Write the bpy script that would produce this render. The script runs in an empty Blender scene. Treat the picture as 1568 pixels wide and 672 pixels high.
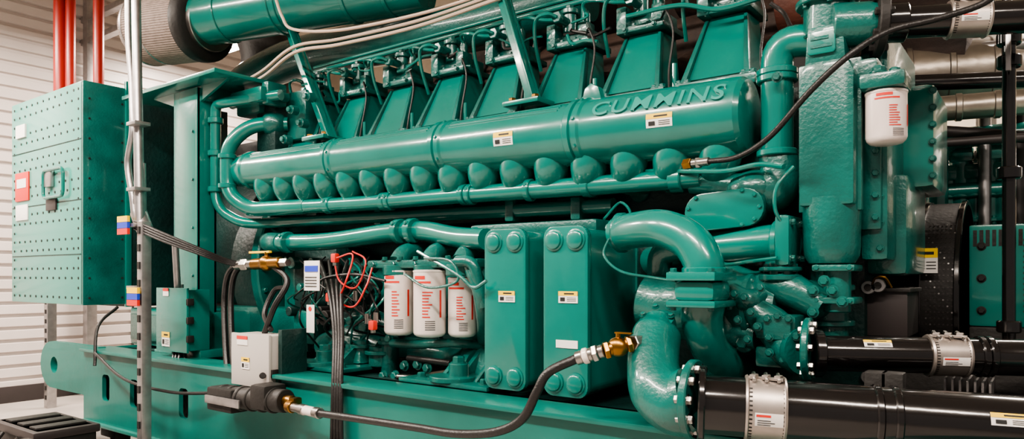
import bpy, bmesh, math, random
from mathutils import Vector, Matrix
from mathutils.geometry import tessellate_polygon
random.seed(7)
V=Vector
# ---------------------------------------------------------------- survey frame
FP=1100.0; HY=422.0; ZC=1.25
A=math.atan(821/1100.0)
FD=V((-math.sin(A),math.cos(A),0)); RT=V((math.cos(A),math.sin(A),0)); UP=V((0,0,1))
def ray(x,y): return FD+RT*((x-784)/FP)+UP*((HY-y)/FP)
def P(x,y,Y):
    d=ray(x,y); t=Y/d.y; return V((d.x*t,Y,ZC+d.z*t))
def S(px,x,Y): return px*(Y/ray(x,0).y)/FP
def proj(p):
    f=p.dot(FD); return 784+FP*p.dot(RT)/f
def atx(p0,p1,x):
    lo,hi=0.0,1.0; s=1 if proj(p1)>proj(p0) else -1
    for _ in range(30):
        m=(lo+hi)/2
        if (proj(p0.lerp(p1,m))-x)*s<0: lo=m
        else: hi=m
    return p0.lerp(p1,(lo+hi)/2)
# ---------------------------------------------------------------- materials
def mat(name,col,rough=.4,metal=0,bump=0,bscale=60,var=0,vscale=3,coat=0,emit=0,dark=None,spec=.5):
    m=bpy.data.materials.new(name); m.use_nodes=True; nt=m.node_tree; b=nt.nodes['Principled BSDF']
    b.inputs['Base Color'].default_value=(*col,1); b.inputs['Roughness'].default_value=rough
    b.inputs['Metallic'].default_value=metal; b.inputs['Coat Weight'].default_value=coat
    b.inputs['Coat Roughness'].default_value=.1
    b.inputs['Specular IOR Level'].default_value=spec
    if emit: 
        b.inputs['Emission Color'].default_value=(*col,1); b.inputs['Emission Strength'].default_value=emit
    if bump or var:
        tc=nt.nodes.new('ShaderNodeTexCoord')
    if var:
        n=nt.nodes.new('ShaderNodeTexNoise'); n.inputs['Scale'].default_value=vscale; n.inputs['Detail'].default_value=6
        nt.links.new(tc.outputs['Object'],n.inputs['Vector'])
        r=nt.nodes.new('ShaderNodeValToRGB'); r.color_ramp.elements[0].position=.3; r.color_ramp.elements[1].position=.7
        d=dark or tuple(c*(1-var) for c in col)
        r.color_ramp.elements[0].color=(*d,1); r.color_ramp.elements[1].color=(*col,1)
        nt.links.new(n.outputs['Fac'],r.inputs['Fac']); nt.links.new(r.outputs['Color'],b.inputs['Base Color'])
    if bump:
        n=nt.nodes.new('ShaderNodeTexNoise'); n.inputs['Scale'].default_value=bscale; n.inputs['Detail'].default_value=3
        nt.links.new(tc.outputs['Object'],n.inputs['Vector'])
        bp=nt.nodes.new('ShaderNodeBump'); bp.inputs['Strength'].default_value=bump; bp.inputs['Distance'].default_value=.01
        nt.links.new(n.outputs['Fac'],bp.inputs['Height']); nt.links.new(bp.outputs['Normal'],b.inputs['Normal'])
    return m
GR=mat('green_paint',(.005,.165,.135),.24,bump=.05,bscale=30,var=.18,vscale=4,coat=.6)
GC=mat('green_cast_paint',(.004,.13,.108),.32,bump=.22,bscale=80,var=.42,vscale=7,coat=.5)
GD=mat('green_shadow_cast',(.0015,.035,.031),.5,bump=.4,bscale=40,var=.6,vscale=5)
GS=mat('green_skid_paint',(.005,.15,.122),.38,bump=.08,bscale=25,var=.3,vscale=3,coat=.15)
GP=mat('green_panel_light_wash',(.06,.30,.245),.3,var=.1,vscale=1.5,coat=.4)  # paler green: the wash of light reflections is put into the colour
GL=mat('green_letter_highlight',(.03,.25,.21),.22,coat=.8)  # same paint as the manifold, made paler to carry the letters' highlights
BR=mat('black_rubber',(.010,.009,.009),.42,bump=.2,bscale=150)
BP=mat('black_pipe_paint',(.007,.006,.006),.16,bump=.03,bscale=30,coat=.4)
BM=mat('black_matte',(.010,.009,.008),.6,bump=.2,bscale=50)
BX=mat('dark_grey_box',(.035,.028,.028),.5,var=.3)
ST=mat('steel',(.38,.36,.34),.3,1,bump=.05,bscale=80)
GV=mat('galvanised_steel',(.48,.46,.46),.35,.9,var=.25,vscale=20)
CP=mat('coupling_steel',(.52,.46,.42),.38,.8,var=.3,vscale=12)
BS=mat('brass',(.34,.18,.05),.32,1,var=.3,vscale=20)
WH=mat('white_enamel',(.74,.65,.61),.25,coat=.4)
WL=mat('white_label',(.75,.72,.69),.5)
YE=mat('yellow_label',(.85,.55,.01),.5)
RE=mat('red_label',(.6,.03,.02),.5)
BL=mat('blue_tag',(.02,.05,.45),.5)
BK=mat('black_ink',(.01,.01,.01),.6)
RP=mat('red_conduit',(.36,.025,.018),.3)
RW=mat('red_wire',(.5,.02,.02),.4)
BE=mat('filter_paper_beige',(.27,.21,.18),.7,bump=.4,bscale=120,var=.3,vscale=30)
CB=mat('beige_cable',(.5,.38,.3),.5)
BN=mat('brown_heat_wrap',(.05,.026,.018),.7,bump=.6,bscale=25,var=.7,vscale=6)
RB=mat('rust_primer',(.18,.06,.04),.6,bump=.4,bscale=30,var=.5,vscale=8)
GY=mat('grey_enclosure',(.44,.41,.38),.4,var=.08)
FO=mat('duct_foil',(.46,.41,.35),.33,.85,bump=.6,bscale=7,var=.45,vscale=5)
WA=mat('wall_metal_white',(.62,.56,.53),.35,var=.1)
WB=mat('wall_cream',(.46,.39,.30),.7,var=.2)
CE=mat('ceiling_paint',(.45,.40,.34),.8)
FL=mat('floor_concrete',(.42,.38,.35),.5,bump=.1,bscale=20,var=.3,vscale=2)
EM=mat('lamp_tube',(1,.90,.78),.5,emit=16)
# ---------------------------------------------------------------- mesh builder
class G:
    def __init__(s,name,parent=None):
        s.name=name;s.parent=parent;s.v=[];s.f=[];s.m=[];s.mats=[]
    def add(s,vs,fs,mt):
        if mt not in s.mats: s.mats.append(mt)
        k=s.mats.index(mt); o=len(s.v)
        s.v.extend([tuple(v) for v in vs]); s.f.extend([tuple(i+o for i in f) for f in fs]); s.m.extend([k]*len(fs))
    def done(s,angle=38):
        me=bpy.data.meshes.new(s.name); me.from_pydata(s.v,[],s.f)
        for m in s.mats: me.materials.append(m)
        me.polygons.foreach_set('material_index',s.m)
        me.validate(); me.update()
        bm=bmesh.new(); bm.from_mesh(me); bmesh.ops.recalc_face_normals(bm,faces=bm.faces); bm.to_mesh(me); bm.free()
        me.shade_smooth(); me.set_sharp_from_angle(angle=math.radians(angle))
        o=bpy.data.objects.new(s.name,me); bpy.context.collection.objects.link(o)
        if s.parent: o.parent=s.parent
        return o
def empty(name):
    o=bpy.data.objects.new(name,None); o.empty_display_size=.2; bpy.context.collection.objects.link(o); return o
def frombm(g,bm,mt,M=None):
    if M: bm.transform(M)
    bm.verts.index_update()
    g.add([v.co.copy() for v in bm.verts],[[v.index for v in f.verts] for f in bm.faces],mt); bm.free()
def box(g,c,size,mt,bev=.006,rot=None):
    bm=bmesh.new(); bmesh.ops.create_cube(bm,size=1)
    bm.transform(Matrix.Diagonal((*size,1)))
    b=min(bev,min(size)*.4)
    if b>0: bmesh.ops.bevel(bm,geom=bm.edges[:],offset=b,segments=2,affect='EDGES',profile=.6)
    M=Matrix.Translation(c)
    if rot is not None: M=M@rot.to_4x4()
    frombm(g,bm,mt,M)
def bx(g,x,y,z,mt,bev=.006):
    box(g,V(((x[0]+x[1])/2,(y[0]+y[1])/2,(z[0]+z[1])/2)),(abs(x[1]-x[0]),abs(y[1]-y[0]),abs(z[1]-z[0])),mt,bev)
def frame(d):
    d=d.normalized(); a=UP if abs(d.z)<.9 else V((0,-1,0))
    u=(a-d*a.dot(d)).normalized(); n=d.cross(u).normalized()
    if n.y>0: n=-n
    return d,u,n
def rev(g,p,d,prof,mt,n=28,cap=True):
    d,u,w=frame(d); vs=[];fs=[]
    for s,r in prof:
        for k in range(n):
            a=2*math.pi*k/n; vs.append(p+d*s+(u*math.sin(a)+w*math.cos(a))*r)
    for i in range(len(prof)-1):
        for k in range(n):
            fs.append((i*n+k,i*n+(k+1)%n,(i+1)*n+(k+1)%n,(i+1)*n+k))
    if cap:
        fs.append(tuple(range(n))); L=(len(prof)-1)*n; fs.append(tuple(L+k for k in range(n)))
    g.add(vs,fs,mt)
def cyl(g,p0,p1,r,mt,n=24,bev=None):
    L=(p1-p0).length; b=min(.12*r,.25*L,.004) if bev is None else bev
    rev(g,p0,p1-p0,[(0,r-b),(b,r),(L-b,r),(L,r-b)],mt,n)
def fil(pts,fr):
    out=[pts[0]]
    for i in range(1,len(pts)-1):
        a,b,c=pts[i-1],pts[i],pts[i+1]; la=(a-b).length; lc=(c-b).length
        d=min(fr,la*.48,lc*.48); s=b+(a-b).normalized()*d; e=b+(c-b).normalized()*d
        for k in range(9):
            t=k/8; out.append(s*(1-t)**2+b*2*t*(1-t)+e*t*t)
    out.append(pts[-1]); return out
def cr(pts,n=8):
    out=[]; q=[pts[0]*2-pts[1]]+pts+[pts[-1]*2-pts[-2]]
    for i in range(1,len(q)-2):
        a,b,c,d=q[i-1:i+3]
        for k in range(n):
            t=k/n; out.append(.5*((2*b)+(c-a)*t+(2*a-5*b+4*c-d)*t*t+(3*b-a-3*c+d)*t**3))
    out.append(pts[-1]); return out
def sweep(g,path,r,mt,n=14):
    q=[path[0]]
    for p in path[1:]:
        if (p-q[-1]).length>1e-5: q.append(p)
    path=q; N=len(path); rr=r if isinstance(r,list) else [r]*N
    vs=[];fs=[]; t0=(path[1]-path[0]).normalized(); _,u,_w=frame(t0)
    for i in range(N):
        t=(path[min(i+1,N-1)]-path[max(i-1,0)]).normalized()
        u=(u-t*u.dot(t)).normalized(); w=t.cross(u)
        ri=rr[min(i,len(rr)-1)]
        for k in range(n):
            a=2*math.pi*k/n; vs.append(path[i]+(u*math.cos(a)+w*math.sin(a))*ri)
    for i in range(N-1):
        for k in range(n): fs.append((i*n+k,i*n+(k+1)%n,(i+1)*n+(k+1)%n,(i+1)*n+k))
    fs.append(tuple(range(n))); fs.append(tuple((N-1)*n+k for k in range(n)))
    g.add(vs,fs,mt)
def pipe(g,pts,rpx,mt,fr=.1,n=18):
    q=[P(*p) for p in pts]; k=len(pts)//2
    r=S(rpx,pts[k][0],pts[k][2]); sweep(g,fil(q,fr),r,mt,n); return q,r
def wire(g,pts,rpx,mt,n=8):
    q=[P(*p) for p in pts]; k=len(pts)//2
    sweep(g,cr(q,7),S(rpx,pts[k][0],pts[k][2]),mt,n)
def crr(g,pts,rs,mt,n=20,sub=8):
    q=cr(pts,sub); R=[]
    for i in range(len(rs)-1):
        for k in range(sub):
            t=k/sub; t=t*t*(3-2*t); R.append(rs[i]*(1-t)+rs[i+1]*t)
    R.append(rs[-1]); sweep(g,q,R,mt,n)
def prism(g,poly,ext,mt,bev=.005):
    bm=bmesh.new(); vs=[bm.verts.new(p) for p in poly]; f=bm.faces.new(vs)
    r=bmesh.ops.extrude_face_region(bm,geom=[f]); nv=[e for e in r['geom'] if isinstance(e,bmesh.types.BMVert)]
    bmesh.ops.translate(bm,verts=nv,vec=ext)
    if bev: bmesh.ops.bevel(bm,geom=bm.edges[:],offset=bev,segments=2,affect='EDGES',profile=.6)
    frombm(g,bm,mt)
def bolt(g,p,d,r,mt,h=None):
    d=d.normalized(); h=h or r*1.1
    cyl(g,p-d*.002,p+d*.15*r,r*1.35,mt,12,0)
    rev(g,p,d,[(0,r),(h*.85,r),(h,r*.8)],mt,6)
def ell(g,c,rad,mt,n=20):
    bm=bmesh.new(); bmesh.ops.create_uvsphere(bm,u_segments=n,v_segments=n//2+2,radius=1)
    frombm(g,bm,mt,Matrix.Translation(c)@Matrix.Diagonal((*rad,1)))
def flange(g,c,d,r,th,mt,nb=8,rb=.01,bm_=None,off=.2):
    d,u,w=frame(d); cyl(g,c-d*th/2,c+d*th/2,r,mt,32)
    for k in range(nb):
        a=2*math.pi*(k+off)/nb; q=c+(u*math.sin(a)+w*math.cos(a))*(r-rb*1.9)
        bolt(g,q+d*th/2,d,rb,bm_ or mt); bolt(g,q-d*th/2,-d,rb,bm_ or mt)
def rrect(x0,x1,z0,z1,r,n=6):
    o=[]
    for cx,cz,a0 in ((x1-r,z1-r,0),(x0+r,z1-r,90),(x0+r,z0+r,180),(x1-r,z0+r,270)):
        for k in range(n+1):
            a=math.radians(a0+90*k/n); o.append((cx+r*math.cos(a),cz+r*math.sin(a)))
    return o
def rplate(g,x,z,y0,y1,r,mt,bev=.005):
    prism(g,[V((a,y0,b)) for a,b in rrect(x[0],x[1],z[0],z[1],r)],V((0,y1-y0,0)),mt,bev)
def holed(g,outer,holes,y0,y1,mt):
    loops=[outer]+holes; tri=tessellate_polygon([[V((a,b,0)) for a,b in L] for L in loops])
    allp=[p for L in loops for p in L]; n=len(allp)
    vs=[(a,y0,b) for a,b in allp]+[(a,y1,b) for a,b in allp]
    fs=[tuple(t) for t in tri]+[tuple(i+n for i in t) for t in tri]; o=0
    for L in loops:
        for k in range(len(L)): fs.append((o+k,o+(k+1)%len(L),n+o+(k+1)%len(L),n+o+k))
        o+=len(L)
    g.add(vs,fs,mt)
def wrap(g,pa,pb,r,s0,s1,a0,a1,mt):
    d,u,w=frame(pb-pa); n=8; vs=[];fs=[]
    for k in range(n+1):
        a=math.radians(a0+(a1-a0)*k/n); e=(w*math.cos(a)+u*math.sin(a))*r
        vs+= [pa+d*s0+e,pa+d*s1+e]
    for k in range(n): fs.append((2*k,2*k+1,2*k+3,2*k+2))
    g.add(vs,fs,mt)
def wcaution(g,pa,pb,r,s,w,a,h):
    wrap(g,pa,pb,r+.0015,s-w/2,s+w/2,a-h/2,a+h/2,WL)
    wrap(g,pa,pb,r+.0025,s-w/2,s+w/2,a+h*.12,a+h/2,YE)
    wrap(g,pa,pb,r+.0032,s-w*.2,s+w*.32,a+h*.24,a+h*.36,BK)
    wrap(g,pa,pb,r+.0032,s-w*.4,s-w*.15,a-h*.35,a-h*.05,BK)
    for k in range(3): wrap(g,pa,pb,r+.003,s-w*.02,s+w*.42,a-h*(.08+.13*k),a-h*(.04+.13*k),BK)
def caution(g,x,y,Y,wpx,hpx,tags=True,band=YE):
    c=P(x,y,Y); w=S(wpx,x,Y)*1.15; h=S(hpx,x,Y); cx,cz=c.x,c.z
    bx(g,(cx-w/2,cx+w/2),(Y-.002,Y+.001),(cz-h/2,cz+h/2),WL,0)
    if band: bx(g,(cx-w/2,cx+w/2),(Y-.003,Y),(cz+h*.12,cz+h/2),band,0)
    if tags:
        bx(g,(cx-w*.2,cx+w*.32),(Y-.0035,Y),(cz+h*.24,cz+h*.36),BK,0)
        bx(g,(cx-w*.4,cx-w*.16),(Y-.0035,Y),(cz-h*.35,cz-h*.02),BK,0)
        for k in range(3): bx(g,(cx-w*.05,cx+w*.42),(Y-.003,Y),(cz-h*(.08+.13*k),cz-h*(.04+.13*k)),BK,0)
# ================================================================= ROOM
g=G('floor'); bx(g,(-8.4,5),(-3,6.7),(-.1,0),FL,0); g.done()
g=G('ceiling'); bx(g,(-8.4,5),(-3,6.7),(4.4,4.5),CE,0); g.done()
g=G('wall_back'); bx(g,(-8.4,5),(6.6,6.75),(0,4.4),WB,0); g.done()
g=G('wall_left')
prof=[];z=0
while z<4.39:
    prof+=[(z,0),(z+.08,0),(z+.09,.03),(z+.115,.03)]; z+=.125
prof.append((4.4,0)); vs=[];fs=[]
for z,o in prof: vs+=[(-8.2-o,-3,z),(-8.2-o,6.6,z)]
for k in range(len(prof)-1): fs.append((2*k,2*k+1,2*k+3,2*k+2))
g.add(vs,fs,WA); bx(g,(-8.4,-8.25),(-3,6.6),(0,4.4),WA,0)
for yy in (-1.5,.3,2.1,3.9,5.7): bx(g,(-8.21,-8.19),(yy-.01,yy+.01),(0,4.4),BX,0)
g.done(20)
g=G('baseboard_left'); bx(g,(-8.2,-8.17),(-3,6.6),(0,.16),BX,.004); g.done()
g=G('wall_bright_band_1'); bx(g,(-1.5,3),(6.5,6.6),(2.0,2.2),WL,.01); bx(g,(-1.5,3),(6.5,6.6),(2.9,3.0),BX,.01); g.done()  # white strip stands in for the bright band of light; dark strip above
def lamp(x,y,z,e,L=1.4,w=.22):
    g=G('fluorescent_lamp'); bx(g,(x-L/2,x+L/2),(y-.12,y+.12),(z+.03,z+.09),GV)
    for k in (-.05,.05): cyl(g,V((x-L/2+.04,y+k,z+.01)),V((x+L/2-.04,y+k,z+.01)),.016,EM,12)
    for q in (-.5,.5): cyl(g,V((x+q,y,z+.08)),V((x+q,y,4.4)),.006,GV,8)
    g.done()
    l=bpy.data.lights.new('fluorescent_light','AREA'); l.shape='RECTANGLE'; l.size=L; l.size_y=w; l.energy=e; l.color=(1,.87,.76)
    o=bpy.data.objects.new('fluorescent_light',l); o.location=(x,y,z-.03); bpy.context.collection.objects.link(o)
for x,y,e in ((-6.8,.9,240),(-4.6,.1,165),(-2.6,-.1,135),(-.6,.0,120),(1.4,.3,85),(-6.7,4.5,220),(-1.2,5.6,80),(.8,5.3,140)):
    lamp(x,y,3.75,e)
# ================================================================= SKID
SK=empty('generator_skid')
x0=P(128,500,2.15).x; x1=.9
g=G('side_rail',SK)
holes=[]
for px in (162,205,281):
    c=P(px,595,2.15).x; holes.append(rrect(c-.05,c+.05,.44,.61,.03))
holed(g,[(x0,.28),(x1,.28),(x1,.76),(x0,.76)],holes,2.15,2.175,GS)
bx(g,(x0,x1),(2.12,2.32),(.745,.765),GS,.004); bx(g,(x0,x1),(2.12,2.32),(.27,.29),GS,.004)
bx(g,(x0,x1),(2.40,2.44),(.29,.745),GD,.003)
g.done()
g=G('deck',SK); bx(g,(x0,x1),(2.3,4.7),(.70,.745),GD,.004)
bx(g,(x0,x0+.03),(2.18,4.7),(.28,.76),GS,.004); bx(g,(x0,x1),(4.7,4.75),(.28,.76),GS,.004)
g.done()
g=G('lifting_lug',SK)
a=P(62,570,2.2); b=P(135,570,2.2)
cz=.6; hole=[(a.x+.24+.06*math.cos(k*math.pi/8),cz+.06*math.sin(k*math.pi/8)) for k in range(16)]
outer=[(b.x+.15,cz+.17),(a.x+.35,cz+.17)]+[(a.x+.2+.2*math.cos(t),cz+.17*math.sin(t)) for t in [math.radians(100+16*k) for k in range(11)]]+[(a.x+.35,cz-.17),(b.x+.15,cz-.17)]
holed(g,outer,[hole],2.2,2.25,GS); g.done()
g=G('spring_isolators',SK)
for xx in (-4.9,-4.1,-2.9,-1.7,-.5,.6):
    for yy in (2.25,4.6):
        bx(g,(xx-.13,xx+.13),(yy-.1,yy+.1),(.0,.05),BM); cyl(g,V((xx,yy,.05)),V((xx,yy,.28)),.06,BM)
        bx(g,(xx-.1,xx+.1),(yy-.08,yy+.08),(.2,.27),BM)
g.done()
# ================================================================= ENGINE
EN=empty('diesel_engine')
XH=[2.95*(-.3585-.127*i) for i in range(8)]
g=G('crankcase',EN)
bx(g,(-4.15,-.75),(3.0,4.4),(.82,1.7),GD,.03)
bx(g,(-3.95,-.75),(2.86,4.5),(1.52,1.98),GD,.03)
for X in XH:
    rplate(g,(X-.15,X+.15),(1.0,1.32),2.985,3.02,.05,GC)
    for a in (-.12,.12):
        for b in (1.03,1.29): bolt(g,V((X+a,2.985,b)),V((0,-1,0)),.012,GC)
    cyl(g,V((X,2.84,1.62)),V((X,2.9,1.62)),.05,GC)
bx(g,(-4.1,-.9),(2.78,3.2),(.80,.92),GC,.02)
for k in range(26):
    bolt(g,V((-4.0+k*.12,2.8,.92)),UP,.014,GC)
g.done()
# ---- log manifold
g=G('intake_manifold',EN)
MA=P(366,264,2.6); MB=P(1152,176,2.6); D=(MB-MA); L=D.length; d=D.normalized()
def sm(px): return (atx(MA,MB,px)-MA).length
s1,s2,s3=sm(522),sm(690),sm(898)
pr=[(0,.06),(.012,.085),(.03,.098),(.05,.103),(.14,.108),(.15,.118),(.17,.118),(.18,.109)]
def ring(s,r0,r1):
    m=max(r0,r1)
    return [(s-.042,r0),(s-.032,m+.008),(s-.008,m+.008),(s-.003,m-.002),(s+.003,m-.002),(s+.008,m+.008),(s+.032,m+.008),(s+.042,r1)]
pr+=ring(s1,.112,.115)+ring(s2,.122,.126)+ring(s3,.134,.136)
pr+=[(L-.05,.142),(L-.025,.14),(L-.008,.128),(L,.10)]
rev(g,MA,d,pr,GR,48)
def axr(s):
    for i in range(len(pr)-1):
        if pr[i][0]<=s<=pr[i+1][0]:
            t=(s-pr[i][0])/max(1e-6,pr[i+1][0]-pr[i][0]); return pr[i][1]*(1-t)+pr[i+1][1]*t
    return .12
_,u,w=frame(d)
for sj in (s1,s2,s3):   # joint bolts
    for a in (-30,15,60): 
        e=(w*math.cos(math.radians(a))+u*math.sin(math.radians(a))); bolt(g,MA+d*(sj+.018)+e*(axr(sj+.018)),e,.008,GR,.006)
for a in (40,48,56):
    for sa,sb in ((.25,s1-.07),(s1+.07,s2-.07),(s2+.07,s3-.08)):
        ra,rb=axr(sa),axr(sb); e=(w*math.cos(math.radians(a))+u*math.sin(math.radians(a)))
        cyl(g,MA+d*sa+e*ra,MA+d*sb+e*rb,.0045,GR,8)
for i in range(16):
    X=XH[0]+.075-i*.1873
    if X<MA.x+.1: continue
    s=(X-MA.x)/d.x; c=MA+d*s; r=axr(s)
    crr(g,[c+V((.03,.0,-r*.25)),c+V((.025,-.012,-r*.62)),c+V((.01,-.006,-r*.98)),c+V((-.012,.03,-r-.042)),c+V((-.035,.10,-r-.055)),c+V((-.045,.2,-r-.05)),c+V((-.05,.32,-r-.02))],[.055,.074,.078,.072,.064,.06,.06],GR,28)
    ell(g,c+V((.02,.0,-r*.6)),(.088,.076,.06),GR)
c=MA+d*(s3+.02); prism(g,[c+V(v) for v in ((-.05,.0,.11),(.06,0,.11),(.035,0,.19),(0,0,.21),(-.03,0,.19))],V((0,.04,0)),GR)
wcaution(g,MA,MB,axr(sm(797)),sm(797),.105,-4,26)
wcaution(g,MA,MB,axr(sm(1033)),sm(1033),.105,-4,21)
g.done(30)
# raised cast lettering
cu=bpy.data.curves.new('t','FONT'); cu.body='CUMMINS'; cu.size=1; cu.extrude=.05; cu.offset=.004; cu.bevel_depth=.006; cu.space_character=1.14
to=bpy.data.objects.new('t',cu); bpy.context.collection.objects.link(to); bpy.context.view_layer.update()
me=bpy.data.meshes.new_from_object(to.evaluated_get(bpy.context.evaluated_depsgraph_get())); bpy.data.objects.remove(to)
sa,sb=sm(930),sm(1128); xs=[v.co.x for v in me.vertices]; ys=[v.co.y for v in me.vertices]
k1=(sb-sa)/(max(xs)-min(xs)); hh=.062
bm=bmesh.new(); bm.from_mesh(me); bmesh.ops.triangulate(bm,faces=bm.faces[:])
for v in bm.verts:
    tx=(v.co.x-min(xs))*k1; ty=(v.co.y-min(ys))/(max(ys)-min(ys))*hh; tx+=ty*.1
    s=sa+tx; r=axr(s)+v.co.z*.15; a=math.radians(15)+ty/.14
    v.co=MA+d*s+(w*math.cos(a)+u*math.sin(a))*r
g=G('cast_lettering',EN); frombm(g,bm,GL); g.done(20)
# ---- cylinder heads
g=G('cylinder_heads',EN)
for i,X in enumerate(XH):
    bx(g,(X-.165,X+.165),(2.74,3.2),(1.985,2.03),GC,.01)
    bm=bmesh.new(); bmesh.ops.create_cube(bm,size=1)
    for v in bm.verts:
        top=v.co.z>0
        hx=.082 if top else .132
        y=(2.90 if top else 2.77) if v.co.y<0 else (3.06 if top else 3.0)
        v.co=V((X+(hx if v.co.x>0 else -hx),y,2.33 if top else 2.03))
    bmesh.ops.bevel(bm,geom=bm.edges[:],offset=.014,segments=3,affect='EDGES')
    frombm(g,bm,GR)
    prism(g,[V((X-.05,2.868,2.25)),V((X+.05,2.868,2.25)),V((X+.078,2.795,2.08)),V((X-.078,2.795,2.08))],V((0,.05,0)),GR,.006)
    for sx in (-1,1): prism(g,[V((X+sx*.074,2.88,2.31)),V((X+sx*.088,2.88,2.31)),V((X+sx*.142,2.745,2.03)),V((X+sx*.118,2.745,2.03))],V((0,.03,0)),GC,.003)
    bx(g,(X-.11,X+.11),(2.85,3.08),(2.325,2.352),GC,.004)
    bx(g,(X-.08,X+.09),(2.90,3.05),(2.35,2.41),GC,.008)
    bx(g,(X-.11,X-.06),(2.84,2.92),(2.32,2.44),GC,.008)
    bx(g,(X+.05,X+.10),(2.86,2.94),(2.35,2.43),GC,.008)
    cyl(g,V((X-.02,2.91,2.40)),V((X-.02,2.91,2.49)),.034,GC)
    cyl(g,V((X-.02,2.91,2.49)),V((X-.02,2.91,2.515)),.044,GC); bolt(g,V((X-.02,2.91,2.515)),UP,.02,GC)
    cyl(g,V((X+.075,2.90,2.42)),V((X+.075,2.90,2.47)),.022,GC); bolt(g,V((X+.075,2.90,2.47)),UP,.016,GC)
    cyl(g,V((X-.02,2.80,2.45)),V((X-.02,2.91,2.45)),.02,GC); cyl(g,V((X-.02,2.79,2.45)),V((X-.02,2.82,2.45)),.028,GC,6)
    for a in (-.095,-.035,.035,.095):
        bolt(g,V((X+a,2.868,2.352)),UP,.011,GC)
    for a in (-.15,-.115,.115,.15): bolt(g,V((X+a,2.76,2.03)),UP,.014,GC)
    for a in (-.07,.07): bolt(g,V((X+a,2.845,2.338)),V((0,-1,0)),.009,GC)
    prism(g,[V((X-.05,2.742,2.0)),V((X+.1,2.742,2.0)),V((X+.1,2.70,1.95)),V((X+.13,2.70,1.93)),V((X-.05,2.70,1.93))],V((0,-.02,0)),GC,.004)
g.done()
g=G('fuel_lines',EN)
for i,X in enumerate(XH):
    z=2.45
    sweep(g,cr([V((X-.02,2.79,z)),V((X-.05,2.76,z+.01)),V((X-.12,2.77,z-.0)),V((X-.16,2.82,z-.08)),V((X-.18,2.9,z-.2))]),.009,GR,8)
    sweep(g,cr([V((X+.075,2.9,2.47)),V((X+.09,2.86,2.51)),V((X+.18,2.82,2.49)),V((X+.27,2.82,2.46)),V((X+.355,2.84,2.45))]),.009,GR,8)
    sweep(g,cr([V((X+.1,2.86,2.36)),V((X+.15,2.80,2.36)),V((X+.185,2.79,2.26)),V((X+.18,2.76,2.1)),V((X+.2,2.72,1.98))]),.005,BR,8)
    cyl(g,V((X-.17,2.76,2.0)),V((X-.17,2.76,2.12)),.010,GR,8)
sweep(g,[V((XH[0]+.3,2.95,2.56)),V((XH[7]-.2,2.95,2.56))],.015,GR,10)
sweep(g,[V((XH[0]+.3,3.02,2.62)),V((XH[7]-.2,3.02,2.62))],.012,GR,10)
for X in XH: sweep(g,[V((X+.03,2.95,2.56)),V((X+.03,2.93,2.40))],.009,GR,8)
g.done()
g=G('exhaust_manifold',EN)
cyl(g,V((-4.0,3.55,2.42)),V((-.8,3.55,2.42)),.17,BN,24)
for X in XH:
    sweep(g,cr([V((X,3.05,2.2)),V((X,3.3,2.25)),V((X,3.55,2.4))]),.06,BN,12)
    cyl(g,V((X+.17,3.55,2.42)),V((X+.20,3.55,2.42)),.19,BM,24)
for xx in (-1.35,-2.45):
    rev(g,V((xx-.3,3.75,2.86)),V((1,0,0)),[(0,.1),(.03,.2),(.14,.26),(.22,.26),(.30,.16),(.4,.16),(.46,.24),(.6,.22),(.66,.12)],BN,30)
    sweep(g,cr([V((xx,3.75,2.8)),V((xx+.05,3.6,2.6)),V((xx+.1,3.55,2.4))]),.11,BN,16)
cyl(g,V((-.95,3.3,2.45)),V((-.75,3.3,2.45)),.15,RB,30); cyl(g,V((-.8,3.35,2.75)),V((-.5,3.35,2.75)),.12,RB,30)
bx(g,(-3.9,-.8),(3.75,4.3),(1.9,2.6),BM,.05); bx(g,(-3.9,-.8),(3.25,3.3),(1.9,2.25),BM,.01)
bx(g,(-3.6,-.3),(4.1,4.5),(2.3,3.9),BN,.08)  # dark box added to give the shadowed background above the heads
for X in XH: bx(g,(X-.12,X+.12),(4.0,4.4),(2.1,2.62),GD,.03)
g.done()
# ---- coolant rails
g=G('coolant_rails',EN)
pipe(g,[(430,145,2.62),(345,157,2.5),(330,160,2.5),(330,318,2.5),(372,343,2.55),(420,341,2.66),(760,324,2.7),(940,314,2.72)],8,GR,.16)
pipe(g,[(442,190,2.75),(385,190,2.6),(348,222,2.5),(348,296,2.5),(382,321,2.55),(470,316,2.6)],11,GR,.2)
pipe(g,[(382,321,2.55),(470,316,2.6),(560,311,2.6),(700,299,2.6),(1075,272,2.6)],11.5,GR,.1)
pipe(g,[(560,297,2.72),(760,279,2.72),(1000,258,2.72)],8,GR,.1)
pipe(g,[(560,335,2.72),(940,322,2.74)],5,GR,.1)
pa,pb=P(470,316,2.6),P(1075,272,2.6)
for px,yy,rr,wd in ((505,314,1.25,.05),(590,308.5,1.25,.04),(598,308,1.25,.03),(712,298,1.3,.03),(722,297.5,1.3,.03),(812,291,1.3,.03),(900,284.5,1.2,.04),(1038,274.5,1.35,.05)):
    dd=(pb-pa).normalized(); c=P(px,yy,2.6); cyl(g,c-dd*wd/2,c+dd*wd/2,.0385*rr,GR,24)
    bolt(g,c+V((0,-.04,.02)),V((0,-1,0)),.009,GR)
for px,yy in ((330,185),(330,235),(330,290)):
    c=P(px,yy,2.5); cyl(g,c-UP*.018,c+UP*.018,.047,GR,20)
for px,yy in ((348,240),(348,285)):
    c=P(px,yy,2.5); cyl(g,c-UP*.015,c+UP*.015,.056,GR,20)
box(g,P(385,150,2.58),(.34,.10,.09),GR,.02); box(g,P(420,145,2.64),(.07,.14,.14),GC,.02)
for px in (600,800,900):
    box(g,P(px,332-(px-600)*.035,2.78),(.05,.22,.10),GC,.01)
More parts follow.
